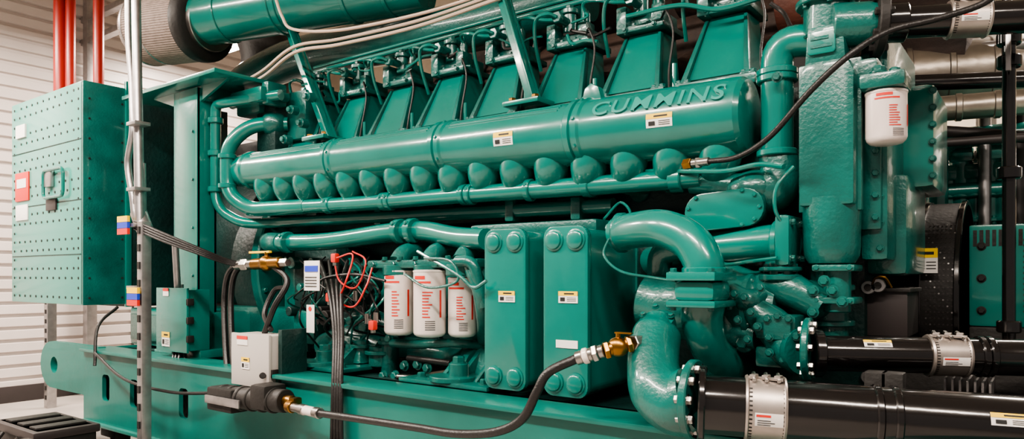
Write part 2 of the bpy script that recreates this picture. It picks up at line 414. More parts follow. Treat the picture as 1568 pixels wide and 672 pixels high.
pipe(g,[(428,371,2.55),(500,371,2.55),(600,355,2.55),(650,352,2.55),(700,364,2.5),(745,366,2.45)],15,GR,.25,24)
for px,yy in ((440,371),(612,354),(632,353),(733,366)):
    c=P(px,yy,2.53); cyl(g,c-V((.018,0,0)),c+V((.018,0,0)),.061,GR,24)
    bolt(g,c+V((0,-.05,.035)),V((0,-1,0)),.01,GR)
crr(g,[P(432,371,2.55),P(415,371,2.62),P(405,368,2.9)],[.055,.06,.05],GC)
g.done()
g=G('end_brackets',EN)
box(g,P(400,165,2.72),(.25,.2,.12),GC,.02); box(g,P(425,205,2.75),(.2,.18,.4),GD,.03)
for px,yy in ((440,150),(455,170),(470,190),(445,215),(480,150),(410,240)):
    c=P(px,yy,2.7); cyl(g,c,c+V((0,-.05,0)),.028,GC); bolt(g,c+V((0,-.05,0)),V((0,-1,0)),.018,GC)
ell(g,P(420,190,2.7),(.09,.08,.08),GC)
box(g,P(455,180,2.8),(.3,.1,.3),GC,.02)
g.done()
# ---- oil coolers
g=G('oil_cooler_plates',EN)
for xa,xb in ((P(745,400,2.35).x,P(808,400,2.35).x),(P(835,400,2.35).x,P(903,400,2.35).x)):
    z0,z1=.782,1.442
    rplate(g,(xa,xb),(z0,z1),2.335,2.365,.045,GR,.007)
    rplate(g,(xa+.008,xb-.008),(z0+.01,z1-.01),2.36,2.80,.04,GR,.004)
    rplate(g,(xa,xb),(z0,z1),2.74,2.77,.045,GR,.005)
    for cx in (xa+.052,xb-.052):
        for cz in (z0+.055,z1-.055):
            rev(g,V((cx,2.336,cz)),V((0,-1,0)),[(0,.042),(.006,.042),(.008,.036),(.016,.034),(.02,.028)],GR,28)
bx(g,(P(740,400,2.6).x,P(900,400,2.6).x+.1),(2.5,2.85),(1.42,1.48),GC,.02)
cyl(g,P(985,470,2.75),P(985,470,2.75)+V((.05,0,0)),.1,GC)
g.done()
g2=G('warning_labels',EN)
caution(g2,776,454,2.334,27,17); caution(g2,870,455,2.334,30,18); caution(g2,868,527,2.334,34,12,False,None)
g2.done()
g=G('filter_head',EN)
a,b=P(585,398,2.5),P(742,392,2.45)
bx(g,(a.x,b.x),(2.40,2.62),(1.285,1.325),GC,.012)
for px in (610,658,708):
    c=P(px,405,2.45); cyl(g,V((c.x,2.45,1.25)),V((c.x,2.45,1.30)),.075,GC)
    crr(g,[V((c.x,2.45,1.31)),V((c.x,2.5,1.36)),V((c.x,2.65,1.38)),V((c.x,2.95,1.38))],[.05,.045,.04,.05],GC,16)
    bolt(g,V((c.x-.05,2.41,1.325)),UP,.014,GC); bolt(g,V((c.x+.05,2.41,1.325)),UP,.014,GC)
pipe(g,[(720,405,2.42),(735,440,2.4),(742,490,2.45),(742,520,2.6)],12,GC,.1)
pipe(g,[(700,400,2.38),(725,400,2.38),(742,470,2.42)],9,GC,.08)
for k in range(5): bolt(g,V((a.x+.05+k*.14,2.4,1.305)),V((0,-1,0)),.012,GC)
g.done()
def filt(name,px,ytop,ybot,Y,rpx):
    g=G(name); t=P(px,ytop,Y); b=P(px,ybot,Y); r=S(rpx,px,Y); h=t.z-b.z; c=V((t.x,Y,b.z))
    rev(g,c,UP,[(0,r*.55),(.004,r*.8),(.012,r*.94),(.022,r),(h-.012,r),(h-.01,r*1.03),(h-.004,r*1.03),(h,r*.9)],WH,32)
    def patch(z0,z1,a0,a1,m,e=.0015):
        vs=[];fs=[]
        for k in range(5):
            a=math.radians(a0+(a1-a0)*k/4); ee=(FD*-1*math.cos(a)+RT*math.sin(a))*(r+e)
            vs+=[c+ee+UP*z0,c+ee+UP*z1]
        for k in range(4): fs.append((2*k,2*k+1,2*k+3,2*k+2))
        g.add(vs,fs,m)
    patch(h*.80,h*.83,-60,10,RE); patch(h*.86,h*.91,-55,-10,RE)
    for k in range(9):
        z0=h*(.30+.045*k); patch(z0,z0+h*.018,-20,-20+20+random.random()*18,RE)
    for k in range(5):
        z0=h*(.12+.03*k); patch(z0,z0+h*.01,-10,25,BK)
    patch(h*.3,h*.7,42,50,RE); 
    g.done()
filt('oil_filter',611,413,513,2.45,22.5); filt('oil_filter',658,413,516,2.42,25); filt('oil_filter',708,424,516,2.5,22)
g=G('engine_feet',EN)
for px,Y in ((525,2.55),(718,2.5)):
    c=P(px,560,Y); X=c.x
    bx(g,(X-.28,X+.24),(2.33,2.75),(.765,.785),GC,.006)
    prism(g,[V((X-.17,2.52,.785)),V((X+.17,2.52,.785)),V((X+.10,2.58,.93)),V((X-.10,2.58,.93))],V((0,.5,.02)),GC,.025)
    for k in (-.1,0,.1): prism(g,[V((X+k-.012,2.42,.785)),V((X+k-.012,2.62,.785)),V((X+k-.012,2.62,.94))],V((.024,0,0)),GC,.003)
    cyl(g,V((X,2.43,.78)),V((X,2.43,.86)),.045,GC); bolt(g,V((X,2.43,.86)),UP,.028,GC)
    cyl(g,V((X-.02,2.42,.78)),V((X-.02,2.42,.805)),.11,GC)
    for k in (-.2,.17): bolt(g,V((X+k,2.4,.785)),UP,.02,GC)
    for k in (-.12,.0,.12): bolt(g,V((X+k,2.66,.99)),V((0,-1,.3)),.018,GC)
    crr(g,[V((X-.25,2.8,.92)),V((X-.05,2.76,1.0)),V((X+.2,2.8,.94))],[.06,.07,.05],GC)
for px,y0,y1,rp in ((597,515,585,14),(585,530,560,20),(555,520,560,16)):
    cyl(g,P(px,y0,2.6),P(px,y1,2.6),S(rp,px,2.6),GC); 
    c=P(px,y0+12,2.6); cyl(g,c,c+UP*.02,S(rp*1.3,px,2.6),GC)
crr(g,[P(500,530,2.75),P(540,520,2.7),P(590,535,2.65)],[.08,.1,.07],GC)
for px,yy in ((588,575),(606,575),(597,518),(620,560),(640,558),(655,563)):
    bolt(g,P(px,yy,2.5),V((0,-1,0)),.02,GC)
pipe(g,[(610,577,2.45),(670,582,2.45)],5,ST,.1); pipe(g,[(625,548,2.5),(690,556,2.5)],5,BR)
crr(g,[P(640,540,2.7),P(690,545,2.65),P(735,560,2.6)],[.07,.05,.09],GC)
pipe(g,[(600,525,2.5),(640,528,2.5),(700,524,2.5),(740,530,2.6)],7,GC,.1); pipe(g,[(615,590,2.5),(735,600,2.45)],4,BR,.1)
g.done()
g=G('flywheel_housing',EN)
c=V((-4.05,3.35,1.3)); cyl(g,c-V((.35,0,0)),c,.62,GD,48,.01)
cyl(g,c-V((.03,0,0)),c+V((.05,0,0)),.68,GC,48,.01)
for k in range(28):
    a=2*math.pi*k/28; bolt(g,c+V((.05,math.cos(a)*.64,math.sin(a)*.64)),V((1,0,0)),.016,GC)
for rr in (.5,.38,.24):
    cyl(g,c+V((.04,0,0)),c+V((.05+.03*(.6-rr),0,0)),rr,GD if rr==.38 else GC,40)
bx(g,(-4.5,-3.6),(2.75,3.1),(.78,1.05),GC,.03)
bx(g,(-3.7,-3.3),(2.72,3.0),(1.0,1.42),GD,.03)
g.done()
# ---- front gear case (right)
g=G('gear_case',EN)
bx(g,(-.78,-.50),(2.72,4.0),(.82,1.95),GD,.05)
xa,xb=P(1222,200,2.45).x,P(1308,200,2.45).x; cxm=(xa+xb)/2
prism(g,[V((xa,2.45,1.475)),V((xb,2.45,1.475)),V((xb,2.45,1.90)),V((xb-.02,2.45,1.945)),V((xa+.02,2.45,1.945)),V((xa,2.45,1.90))],V((0,.4,0)),GC,.016)
bx(g,(xa-.012,xb+.012),(2.50,2.53),(1.46,1.95),GC,.006)
bx(g,(xb-.01,xb+.055),(2.58,2.63),(1.40,1.98),GC,.01)
for k in range(8): bolt(g,V((xb+.038,2.58,1.44+k*.072)),V((0,-1,0)),.011,GC)
prism(g,[V((xa+.015,2.46,1.93)),V((xb-.025,2.46,1.93)),V((xb-.035,2.46,2.06)),V((xa+.025,2.46,2.06))],V((0,.24,0)),GC,.014)
rplate(g,(cxm-.055,cxm+.03),(1.965,2.04),2.448,2.465,.01,GR,.003)
for k in range(2): bx(g,(cxm-.045,cxm+.02-.01*(k%2)),(2.445,2.449),(1.985+.026*k,1.995+.026*k),GC,0)
cyl(g,V((cxm-.02,2.56,2.05)),V((cxm-.02,2.56,2.3)),.075,GC)
flange(g,V((cxm-.02,2.56,2.16)),UP,.1,.02,GC,6,.01)
rev(g,V((cxm,2.53,1.285)),UP,[(0,.05),(.006,.072),(.03,.085),(.06,.088),(.2,.09),(.22,.09)],GC,32)
cyl(g,V((cxm+.02,2.52,1.13)),V((cxm+.02,2.52,1.29)),.042,GC)
for z in (1.17,1.275): 
    box(g,V((cxm+.02,2.52,z)),(.13,.13,.022),GC,.008)
    for a in (-.05,.05): bolt(g,V((cxm+.02+a,2.46,z)),V((0,-1,0)),.009,GC)
pipe(g,[(1000,400,2.75),(1060,382,2.6),(1215,368,2.52)],25,GR,.1,26)
c=P(1208,369,2.52); box(g,c,(.05,.17,.17),GR,.015)
c=P(1192,371,2.52); cyl(g,c-V((.012,0,0)),c+V((.012,0,0)),.075,GR)
for k in (-.06,.06):
    for j in (-.06,.06): bolt(g,P(1208,369,2.52)+V((.025,k,j)),V((1,0,0)),.012,GC)
c0=P(1075,325,2.5); c1=P(1140,317,2.5); rr=.068
ob=[(c1.x+rr*math.cos(math.radians(a)),c1.z+rr*math.sin(math.radians(a))) for a in range(-90,91,15)]+[(c0.x+rr*math.cos(math.radians(a)),c0.z+rr*math.sin(math.radians(a))) for a in range(90,271,15)]
prism(g,[V((a,2.5,b)) for a,b in ob],V((0,.03,0)),GR,.006)
prism(g,[V(((a-c0.x)*.95+c0.x,2.53,b)) for a,b in ob],V((0,.25,0)),GC,.0)
for a,b in ob[::3]:
    cc=V(((c0.x+c1.x)/2,0,(c0.z+c1.z)/2)); bolt(g,V((a+(cc.x-a)*.10,2.5,b+(cc.z-b)*.12)),V((0,-1,0)),.007,GR)
pipe(g,[(1190,262,2.6),(1190,62,2.58),(1275,62,2.6)],24,GR,.3,28)
for yy in (112,122,235): 
    c=P(1190,yy,2.59); cyl(g,c-UP*.012,c+UP*.012,.07,GR)
bolt(g,P(1190,118,2.5),V((0,-1,0)),.014,GC)
crr(g,[P(1190,235,2.6),P(1195,262,2.6),P(1180,290,2.6),P(1130,300,2.62)],[.066,.07,.085,.07],GC)
pipe(g,[(1060,280,2.62),(1130,285,2.62),(1180,275,2.6)],18,GC,.1)
ell(g,P(1160,290,2.6),(.11,.1,.07),GC)
box(g,P(1150,250,2.75),(.2,.1,.12),GC,.02); box(g,P(1110,262,2.75),(.14,.1,.08),GD,.02)
bx(g,(P(1345,200,2.9).x,P(1432,200,2.9).x),(2.9,3.3),(1.56,1.93),GR,.03)
bx(g,(P(1332,200,2.6).x-.03,P(1350,200,2.6).x+.02),(2.6,3.2),(1.3,2.08),GC,.02)
bx(g,(-.52,-.38),(2.75,3.2),(1.25,1.6),GC,.03)
for k in range(6): bolt(g,V((P(1428,200,2.9).x,2.9,1.6+k*.06)),V((0,-1,0)),.01,GC)
for k in range(9): bolt(g,V((P(1350,200,2.6).x-.005,2.6,1.34+k*.085)),V((0,-1,0)),.010,GC)
box(g,P(1356,128,2.5),(.13,.14,.05),GC,.015); bolt(g,P(1345,112,2.5),UP,.02,GC); bolt(g,P(1370,112,2.5),UP,.016,GC)
box(g,P(1335,125,2.62),(.08,.25,.1),GC,.02)
g.done()
filt('coolant_filter',1357,140,222,2.5,29)
# ---- big water elbows and pump
g=G('water_pump',EN)
r=S(29,1010,2.3)
crr(g,[P(950,358,2.4),P(975,352,2.35),P(1015,350,2.3),P(1055,368,2.28),P(1076,400,2.27),P(1078,425,2.27)],[.066,r,r,r,r,r],GR,28,10)
cyl(g,P(958,356,2.4)-V((.03,0,0)),P(958,356,2.4)+V((.0,0,0)),.075,GC)
c=P(1078,424,2.27); cyl(g,c+UP*.012,c+UP*.032,.072,GR,32); bx(g,(c.x-.09,c.x+.075),(2.17,2.37),(c.z-.012,c.z+.016),GR,.006)
bx(g,(c.x-.075,c.x+.065),(2.19,2.35),(c.z-.08,c.z-.012),GR,.025)
bx(g,(c.x-.09,c.x+.075),(2.17,2.37),(c.z-.098,c.z-.076),GR,.006)
for a in (-.072,.055):
    for b in (2.19,2.35): bolt(g,V((c.x+a,b,c.z+.016)),UP,.012,GC); bolt(g,V((c.x+a,b,c.z-.098)),-UP,.010,GC)
crr(g,[c-UP*.08,P(1075,490,2.28),P(1085,530,2.32),P(1110,560,2.45),P(1130,575,2.7)],[.07,.068,.062,.065,.07],GR,24)
crr(g,[P(1012,488,2.22),P(1005,515,2.18),P(1000,560,2.1),P(1010,600,2.05),P(1040,618,2.04),P(1062,612,2.04)],[.05,.08,.082,.09,.098,.10],GC,30,10)
c=P(1008,492,2.2); rev(g,c+V((0,0,-.02)),V((0,-.6,1)),[(0,.06),(.03,.06),(.035,.045),(.04,.03)],GC)
for k in range(6):
    a=k*math.pi/3; bolt(g,c+V((.05*math.cos(a),.05*math.sin(a)-.01,.02+.03*math.sin(a))),V((0,-.6,1)),.009,GC)
FA=P(1062,611,2.04); flange(g,FA,V((1,.08,0)),.118,.025,GC,10,.013,ST)
crr(g,[P(990,460,2.5),P(1040,470,2.5),P(1100,475,2.5)],[.1,.12,.1],GC,24)
rev(g,P(1130,470,2.5),V((1,0,0)),[(-.1,.06),(-.06,.11),(-.05,.125),(-.02,.125),(-.015,.11),(.04,.11),(.045,.12),(.06,.12),(.08,.09),(.14,.07)],GC,32)
for k in range(12):
    a=2*math.pi*k/12; bolt(g,P(1130,470,2.5)+V((.06,.105*math.cos(a),.105*math.sin(a))),V((1,0,0)),.010,GC)
    bolt(g,P(1130,470,2.5)+V((-.035,.125*math.cos(a),.125*math.sin(a))),V((0,math.cos(a),math.sin(a))),.010,GC)
crr(g,[P(1100,420,2.6),P(1150,440,2.55),P(1200,440,2.5),P(1260,470,2.5)],[.08,.06,.06,.05],GC)
cyl(g,P(1195,395,2.5),P(1195,450,2.5),.05,GC); flange(g,P(1195,425,2.5),UP,.07,.02,GC,6,.01)
flange(g,P(1195,412,2.5),UP,.07,.014,GC,6,.01)
crr(g,[P(1150,470,2.42),P(1185,500,2.42),P(1215,535,2.40),P(1232,538,2.37)],[.045,.062,.07,.075],GC,24)
rplate(g,(P(1170,500,2.35).x,P(1212,500,2.35).x),(P(1190,520,2.35).z,P(1190,486,2.35).z),2.34,2.40,.02,GC,.004)
box(g,P(1195,500,2.42),(.13,.12,.08),GC,.015); box(g,P(1192,545,2.44),(.12,.12,.07),GC,.015)
crr(g,[P(1110,480,2.45),P(1120,510,2.45),P(1160,515,2.45)],[.06,.05,.05],GC)
crr(g,[P(1120,445,2.42),P(1145,460,2.40),P(1165,452,2.45)],[.03,.04,.03],GC,16)
for px,yy in ((1175,488),(1191,484),(1208,488),(1178,516),(1206,516),(1178,540),(1200,550),(1140,455),(1150,478),(1125,450),(1160,500),(1130,490),(1145,520),(1105,440),(1165,440),(1220,515)):
    bolt(g,P(px,yy,2.34),V((0,-1,0)),.011,GC)
for px,yy in ((1150,522),(1125,534)):
    c=P(px,yy,2.5); cyl(g,c,c+V((0,-.08,0)),.035,GC); bolt(g,c+V((0,-.08,0)),V((0,-1,0)),.02,GC)
FB=P(1238,535,2.36); flange(g,FB,V((1,.1,0)),.1,.022,GC,8,.012,ST)
pipe(g,[(1010,440,2.55),(1010,385,2.5),(1050,378,2.5)],19,GC,.1)
cyl(g,P(1270,400,2.6),P(1270,520,2.6),.06,GC); ell(g,P(1240,460,2.55),(.08,.08,.07),GC)
for z in (1.2,1.08): cyl(g,V((P(1270,400,2.6).x,2.6,z)),V((P(1270,400,2.6).x,2.6,z+.02)),.08,GC)
for px,yy in ((1245,445),(1275,445),(1245,478),(1290,462),(1262,430)): bolt(g,P(px,yy,2.45),V((0,-1,0)),.014,GC)
bx(g,(P(960,500,2.8).x,P(1300,500,2.8).x),(2.75,3.0),(.8,1.5),GD,.03)
g.done()
g=G('small_tubing',EN)
wire(g,[(935,360,2.35),(925,390,2.3),(950,415,2.28),(1000,425,2.25),(1035,430,2.2)],2.2,GC)
wire(g,[(925,335,2.4),(950,310,2.5),(965,330,2.4),(930,345,2.36),(935,360,2.35)],2.2,GC)
wire(g,[(620,420,2.35),(655,440,2.3),(700,430,2.3),(690,400,2.3),(650,395,2.3)],2.2,GC)
wire(g,[(990,262,2.6),(1050,262,2.55),(1110,262,2.5),(1160,252,2.5),(1200,255,2.45)],4,GR)
wire(g,[(1215,255,2.45),(1190,285,2.42),(1187,320,2.42),(1200,345,2.45)],3,GR)
wire(g,[(745,430,2.3),(725,440,2.3),(700,420,2.3),(640,385,2.32)],3,GC)
wire(g,[(1075,400,2.5),(1110,405,2.5),(1150,400,2.45),(1190,395,2.42)],3,GR)
for k in range(16):
    i=random.randrange(8); X=XH[i]+random.uniform(-.12,.12); y=2.80+random.random()*.08; z=2.37+random.random()*.12
    q=[V((X,y,z))]
    for j in range(3): q.append(q[-1]+V((random.uniform(-.02,.10),random.uniform(-.02,.02),random.uniform(-.05,.05))))
    sweep(g,cr(q,6),random.choice([.006,.008]),random.choice([GR,GC,BR]),8)
wire(g,[(960,25,2.8),(1040,8,2.8),(1100,14,2.8),(1170,-5,2.8)],4,GR)
wire(g,[(1180,5,2.7),(1200,20,2.7),(1215,45,2.6),(1240,40,2.55)],3.5,BR)
g.done()
g=G('exhaust_braces',EN)
def brace(a,b,wpx,th=.02):
    p,q=P(*a),P(*b); w=S(wpx,b[0],b[2]); wv=V((w/2,0,0))
    prism(g,[p-wv,p+wv,q+wv,q-wv],V((0,th,0)),GR,.003)
    prism(g,[p+wv-V((.012,0,0)),p+wv,q+wv,q+wv-V((.012,0,0))],V((0,-.05,0)),GR,.002)
brace((436,25,2.85),(505,212,2.72),26); brace((762,-30,2.8),(818,160,2.72),24)
for px,yy in ((495,210),(811,156)):
    c=P(px,yy,2.72); bx(g,(c.x-.10,c.x+.10),(2.64,2.8),(c.z-.025,c.z),GR,.006); bolt(g,c+V((-.07,-.04,0)),UP,.018,BS); bolt(g,c+V((.06,-.04,0)),UP,.018,BS)
g.done()
g=G('air_intake_pipe',EN)
pa,pb=P(312,30,2.6),P(650,-28,3.1); dd=(pb-pa).normalized()
sweep(g,[pa,pb],.17,GR,40)
for px in (350,430,440,540,600):
    c=atx(pa,pb,px); cyl(g,c-dd*.015,c+dd*.015,.178,GR,40)
crr(g,[P(345,150,3.0),P(390,118,3.1),P(460,88,3.2),P(600,62,3.3),P(760,32,3.35),P(900,-10,3.4)],[.10,.13,.14,.15,.15,.15],GC,28)
crr(g,[P(395,40,3.4),P(410,90,3.4),P(400,150,3.4)],[.2,.2,.2],BM,20)
g.done()
g=G('cable_run')
wire(g,[(350,137,2.75),(400,110,2.7),(450,72,2.6),(520,60,2.65),(640,32,2.75),(760,-8,2.8)],2.8,CB)
wire(g,[(350,143,2.72),(402,118,2.68),(452,80,2.58),(520,68,2.62),(640,40,2.7),(780,-8,2.78)],2.8,CB)
wire(g,[(420,-10,2.6),(432,25,2.58),(450,45,2.6),(520,46,2.65),(640,22,2.75),(740,-8,2.8)],2.5,CB)
g.done()
g=G('air_filter')
pa,pb=P(222,48,2.5),P(318,36,2.62); dd=(pb-pa).normalized(); Lf=(pb-pa).length
R0=.235
rev(g,pa,dd,[(0,R0*.6),(.01,R0*.93),(.05,R0),(Lf-.05,R0)],BE,96)
d_,u_,w_=frame(dd)
for k in range(96):
    a=2*math.pi*k/96; e=(u_*math.sin(a)+w_*math.cos(a))*R0
    cyl(g,pa+dd*.04+e,pa+dd*(Lf-.07)+e,.0035,BE,5,0)
rev(g,pa+dd*(Lf-.08),dd,[(0,R0),(.0,R0+.012),(.02,R0+.014),(.06,R0+.012),(.075,R0-.0),(.085,R0-.03),(.09,.19)],BM,48)
for k in (.0,.5): cyl(g,pa+dd*(Lf*.5*k+.05),pa+dd*(Lf*.5*k+.065),R0+.006,GV,48)
cyl(g,pb+dd*.0,pb+dd*.04,.185,ST,48)
g.done()
# ================================================================= SUPPORT POST
g=G('support_post')
xa,xb=P(266,300,2.4).x,P(302,300,2.4).x
bx(g,(xa,xb),(2.4,2.42),(.76,2.42),GR,.004); bx(g,(xa,xa+.02),(2.4,2.53),(.76,2.42),GR,.004); bx(g,(xb-.02,xb),(2.4,2.53),(.76,2.42),GR,.004); bx(g,(xa,xb),(2.51,2.53),(.76,2.42),GR,.004)
bx(g,(xa-.05,xb+.05),(2.3,2.7),(.765,.785),GR,.004)
pl=P(200,117,2.35)
bx(g,(pl.x-.02,xb+.36),(2.3,2.75),(2.43,2.455),GR,.004)
prism(g,[V((xa-.3,2.42,2.43)),V((xb+.3,2.42,2.43)),V((xb-.01,2.42,2.33)),V((xa+.01,2.42,2.33))],V((0,.02,0)),GR,.002)
bx(g,(xb,xb+.03),(2.42,2.72),(2.34,2.43),GR,.004)
for k in range(5): bolt(g,V((xb-.05,2.4,.95+k*.3)),V((0,-1,0)),.009,GC)
g.done()
# ================================================================= ALTERNATOR CABINET
CC=empty('alternator_cabinet')
g=G('enclosure',CC)
XA,XB=P(18,300,2.2).x,P(126,300,2.2).x; z0,z1=1.045,2.60
bx(g,(XA,XB),(2.2,2.5),(z0,z1),GP,.008)
g.done()
g=G('rear_section',CC)
bx(g,(XA+.1,XB+.0),(2.5,3.3),(z0-.02,z1-.02),GD,.01)
bx(g,(XB-.02,XB+.012),(2.2,2.5),(z0,z1),GC,.004)
bx(g,(XB+.0,XB+.014),(2.5,2.9),(z0,z1-.04),GD,.01)
bx(g,(XB,XB+.03),(2.48,2.52),(z0-.02,z1+.05),GR,.004)
bx(g,(-5.3,-4.2),(2.5,3.6),(.76,1.02),GR,.02); bx(g,(-5.25,-4.25),(2.48,2.5),(.80,.98),GC,.004)
bx(g,(XB-.6,-4.42),(3.1,4.2),(.78,2.25),BM,.05)  # shade of the gap beside the post, put in as a black box
cyl(g,V((XB+.1,3.4,1.5)),V((-4.42,3.4,1.5)),.55,GD,48)
g.done()
g=G('panel_screws',CC)
for r in range(22):
    zz=z0+.05+r*(z1-z0-.1)/21
    for c in range(12):
        if r%3==1 and 0<c<11 : continue
        xx=XA+.06+c*(XB-XA-.12)/11+(.03 if r%2 and 0<c<11 else 0)
        cyl(g,V((xx,2.204,zz)),V((xx,2.197,zz)),.0095,BM,8,0)
    if r%2==0:
        for yy in (2.24,2.46,2.56,2.85):
            cyl(g,V((XB+.008,yy,zz)),V((XB+.018,yy,zz)),.007,BM,8,0)
for zz in (1.4,1.78,2.2): bx(g,(XA+.02,XB-.02),(2.1965,2.2),(zz-.003,zz+.003),GD,0)
g.done()
g=G('door_handle',CC)
c=P(88,281,2.2); o=[V((a+c.x,2.17,b+c.z)) for a,b in rrect(-.17,.17,-.1,.1,.04)]
sweep(g,o+[o[0]],.012,GR,8)
bx(g,(c.x-.19,c.x-.05),(2.17,2.2),(c.z-.02,c.z+.11),GV,.01); bx(g,(c.x-.17,c.x-.0),(2.185,2.2),(c.z-.19,c.z-.1),BX,.004)
g.done()
g=G('signs',CC)
c=P(36,286,2.2); bx(g,(c.x-.14,c.x+.12),(2.19,2.2),(c.z-.11,c.z+.11),RE,.002); bx(g,(c.x-.13,c.x+.1),(2.19,2.2),(c.z-.26,c.z-.14),WL,.002)
bx(g,(c.x-.1,c.x+.08),(2.187,2.2),(c.z-.01,c.z+.06),WL,0); bx(g,(c.x-.12,c.x+.06),(2.187,2.2),(2.32,2.42),WL,0)
g.done()
# ================================================================= conduits left
def lpipe(g,a,b,rp,m,n=16): p,q=P(*a),P(*b); sweep(g,[p,q],S(rp,b[0],b[2]),m,n)
g=G('strut_channel_post')
lpipe(g,(208,-30,2.05),(214,340,2.0),7,GV); lpipe(g,(218,250,2.03),(219,340,2.03),5,GV)
wire(g,[(196,-20,2.05),(197,60,2.05),(202,130,2.05),(203,200,2.03),(196,250,2.03),(203,300,2.03),(206,330,2.03)],5,GV,12)
cyl(g,P(212,325,2.02),P(222,352,2.02),.045,GV)
a,b=P(216,340,2.0),P(226,720,1.98); b.z=max(0,b.z)
box(g,(a+b)/2,(.055,.055,abs(a.z-b.z)),GV,.004)
for k in range(14):
    z=a.z-(k+.5)*(a.z-b.z)/14; bx(g,((a.x+b.x)/2-.012,(a.x+b.x)/2+.012),(1.955,1.97),(z-.02,z+.02),BM,0)
for yy in (190,290,345,440): box(g,P(212,yy,2.0),(.10,.09,.02),GV,.003)
g.done()
g=G('phase_tag')
for px,y0_ in ((191,327),(206,436)):
    c=P(px,y0_+8,1.95); h=S(10,px,1.95)
    for k,m in enumerate((YE,BL,RE)):
        bx(g,(c.x-.06,c.x+.06),(1.935,1.95),(c.z-h*.95*k-h*.5,c.z-h*.95*k+h*.4),m,0)
g.done()
g=G('red_conduit')
for px,yy,rp in ((92,2.7,9),(108,2.75,7),(151,2.8,7.5)):
    q=P(px,120,yy); sweep(g,[V((q.x,yy,4.3)),V((q.x,yy,2.55))],S(rp,px,yy),RP,16)
g.done()
g=G('strut_rack')
for px in (57,74,130):
    c=P(px,60,3.35); bx(g,(c.x-.05,c.x+.05),(3.35,3.45),(0,4.4),GV,.004)
for yy in (12,60,92):
    a=P(50,yy,3.3); b=P(200,yy,3.3); bx(g,(a.x,b.x),(3.36,3.44),(a.z-.03,a.z+.03),GV,.004)
a=P(70,500,2.8); bx(g,(a.x-.04,a.x+.04),(2.8,2.88),(0,1.2),GV,.004)
for k in range(12): bx(g,(a.x-.015,a.x+.015),(2.795,2.8),(.08+k*.09,.12+k*.09),BM,0)
g.done()
g=G('phase_cable_bundle')
for k in range(4):
    wire(g,[(206,338+4*k,1.98),(250,357+4*k,1.98),(300,378+3*k,2.05),(350,398+2*k,2.2),(385,405+k,2.3)],2.2,BR)
wire(g,[(145,560,2.1),(150,500,2.15),(180,470,2.3)],2.5,BR); wire(g,[(145,540,2.08),(190,580,2.05),(260,600,2.05),(330,602,2.1)],2.5,BR)
g.done()
g=G('junction_box')
a,b=P(243,443,2.22),P(287,443,2.22); zt=P(260,443,2.22).z; zb=P(260,535,2.22).z
bx(g,(a.x,b.x),(2.22,2.36),(zb,zt),GR,.006); bx(g,(a.x-.01,b.x+.01),(2.21,2.225),(zb-.01,zt+.01),GR,.003)
for k in (.2,.5,.8): bx(g,(b.x,b.x+.02),(2.21,2.25),(zb+(zt-zb)*k-.02,zb+(zt-zb)*k+.02),BM,.003)
caution(g,254,519,2.208,20,22,True,YE); caution(g,254,447,2.208,14,12,False,RE)
bx(g,(a.x,b.x),(2.3,2.45),(zb-.05,zb),GR,.004)
cyl(g,P(276,435,2.28),P(276,443,2.28),.02,GV)
for px in (268,272,277): wire(g,[(px,535,2.25),(px-4,560,2.2),(px-2,590,2.2),(px+8,570,2.22),(px+6,540,2.25)],2.5,BR)
lpipe(g,(268,370,2.22),(272,440,2.25),5,GV)
g.done()
g=G('control_enclosure')
a,b=P(358,510,2.12),P(414,510,2.12); zt=P(385,512,2.12).z; zb=P(385,590,2.12).z
bx(g,(a.x,b.x),(2.12,2.26),(zb,zt),GY,.008); bx(g,(a.x-.004,b.x+.004),(2.108,2.125),(zb-.004,zt+.004),GY,.004)
cyl(g,P(402,575,2.1),P(402,575,2.09),.016,BM); bx(g,(b.x,b.x+.015),(2.12,2.16),(zb+.05,zb+.09),BM,.002)
caution(g,371,521,2.107,24,14,False,RE); caution(g,376,556,2.107,18,18,True,YE)
for px in (352,362): wire(g,[(px,590,2.2),(px-6,540,2.25),(px-8,450,2.3),(px+4,410,2.3),(px+40,405,2.25)],4.5,BR)
wire(g,[(405,510,2.2),(420,470,2.2),(440,430,2.25),(415,405,2.25)],4.5,BR)
wire(g,[(415,505,2.2),(405,480,2.25),(420,445,2.3),(436,440,2.3)],4,BR)
bx(g,(b.x+.02,b.x+.05),(2.15,2.3),(zb-.02,zt+.03),GD,.003)
g.done()
g=G('motorised_valve')
a,b=P(334,607,2.07),P(438,614,2.07)
cyl(g,a,b,.055,BM,24); box(g,a+V((.10,0,.0)),(.22,.12,.12),BM,.015); box(g,b-V((.14,0,-.01)),(.12,.13,.12),BM,.02)
for k in range(6): c=a.lerp(b,.1+.15*k); cyl(g,c-V((.01,0,0)),c+V((.01,0,0)),.062,BM)
cyl(g,b,b+V((.05,0,0)),.03,BS); box(g,b+V((.07,0,0)),(.04,.05,.05),BS,.01)
bx(g,(a.x+.0,a.x+.3),(1.995,2.005),(a.z-.02,a.z+.02),GV,.002)
g.done()
g=G('brass_ball_valve')
a,b=P(362,406,2.25),P(430,402,2.25)
cyl(g,a,a.lerp(b,.4),.026,ST,16); cyl(g,a.lerp(b,.15),a.lerp(b,.3),.033,ST,6); cyl(g,a.lerp(b,.4),b,.03,BS,16); ell(g,a.lerp(b,.7),(.05,.042,.042),BS)
c=a.lerp(b,.7); box(g,c+V((-.06,0,.06)),(.18,.02,.012),YE,.003); cyl(g,c,c+V((0,0,.06)),.012,BS)
cyl(g,b,b+V((.06,0,0)),.022,ST,6)
g.done()
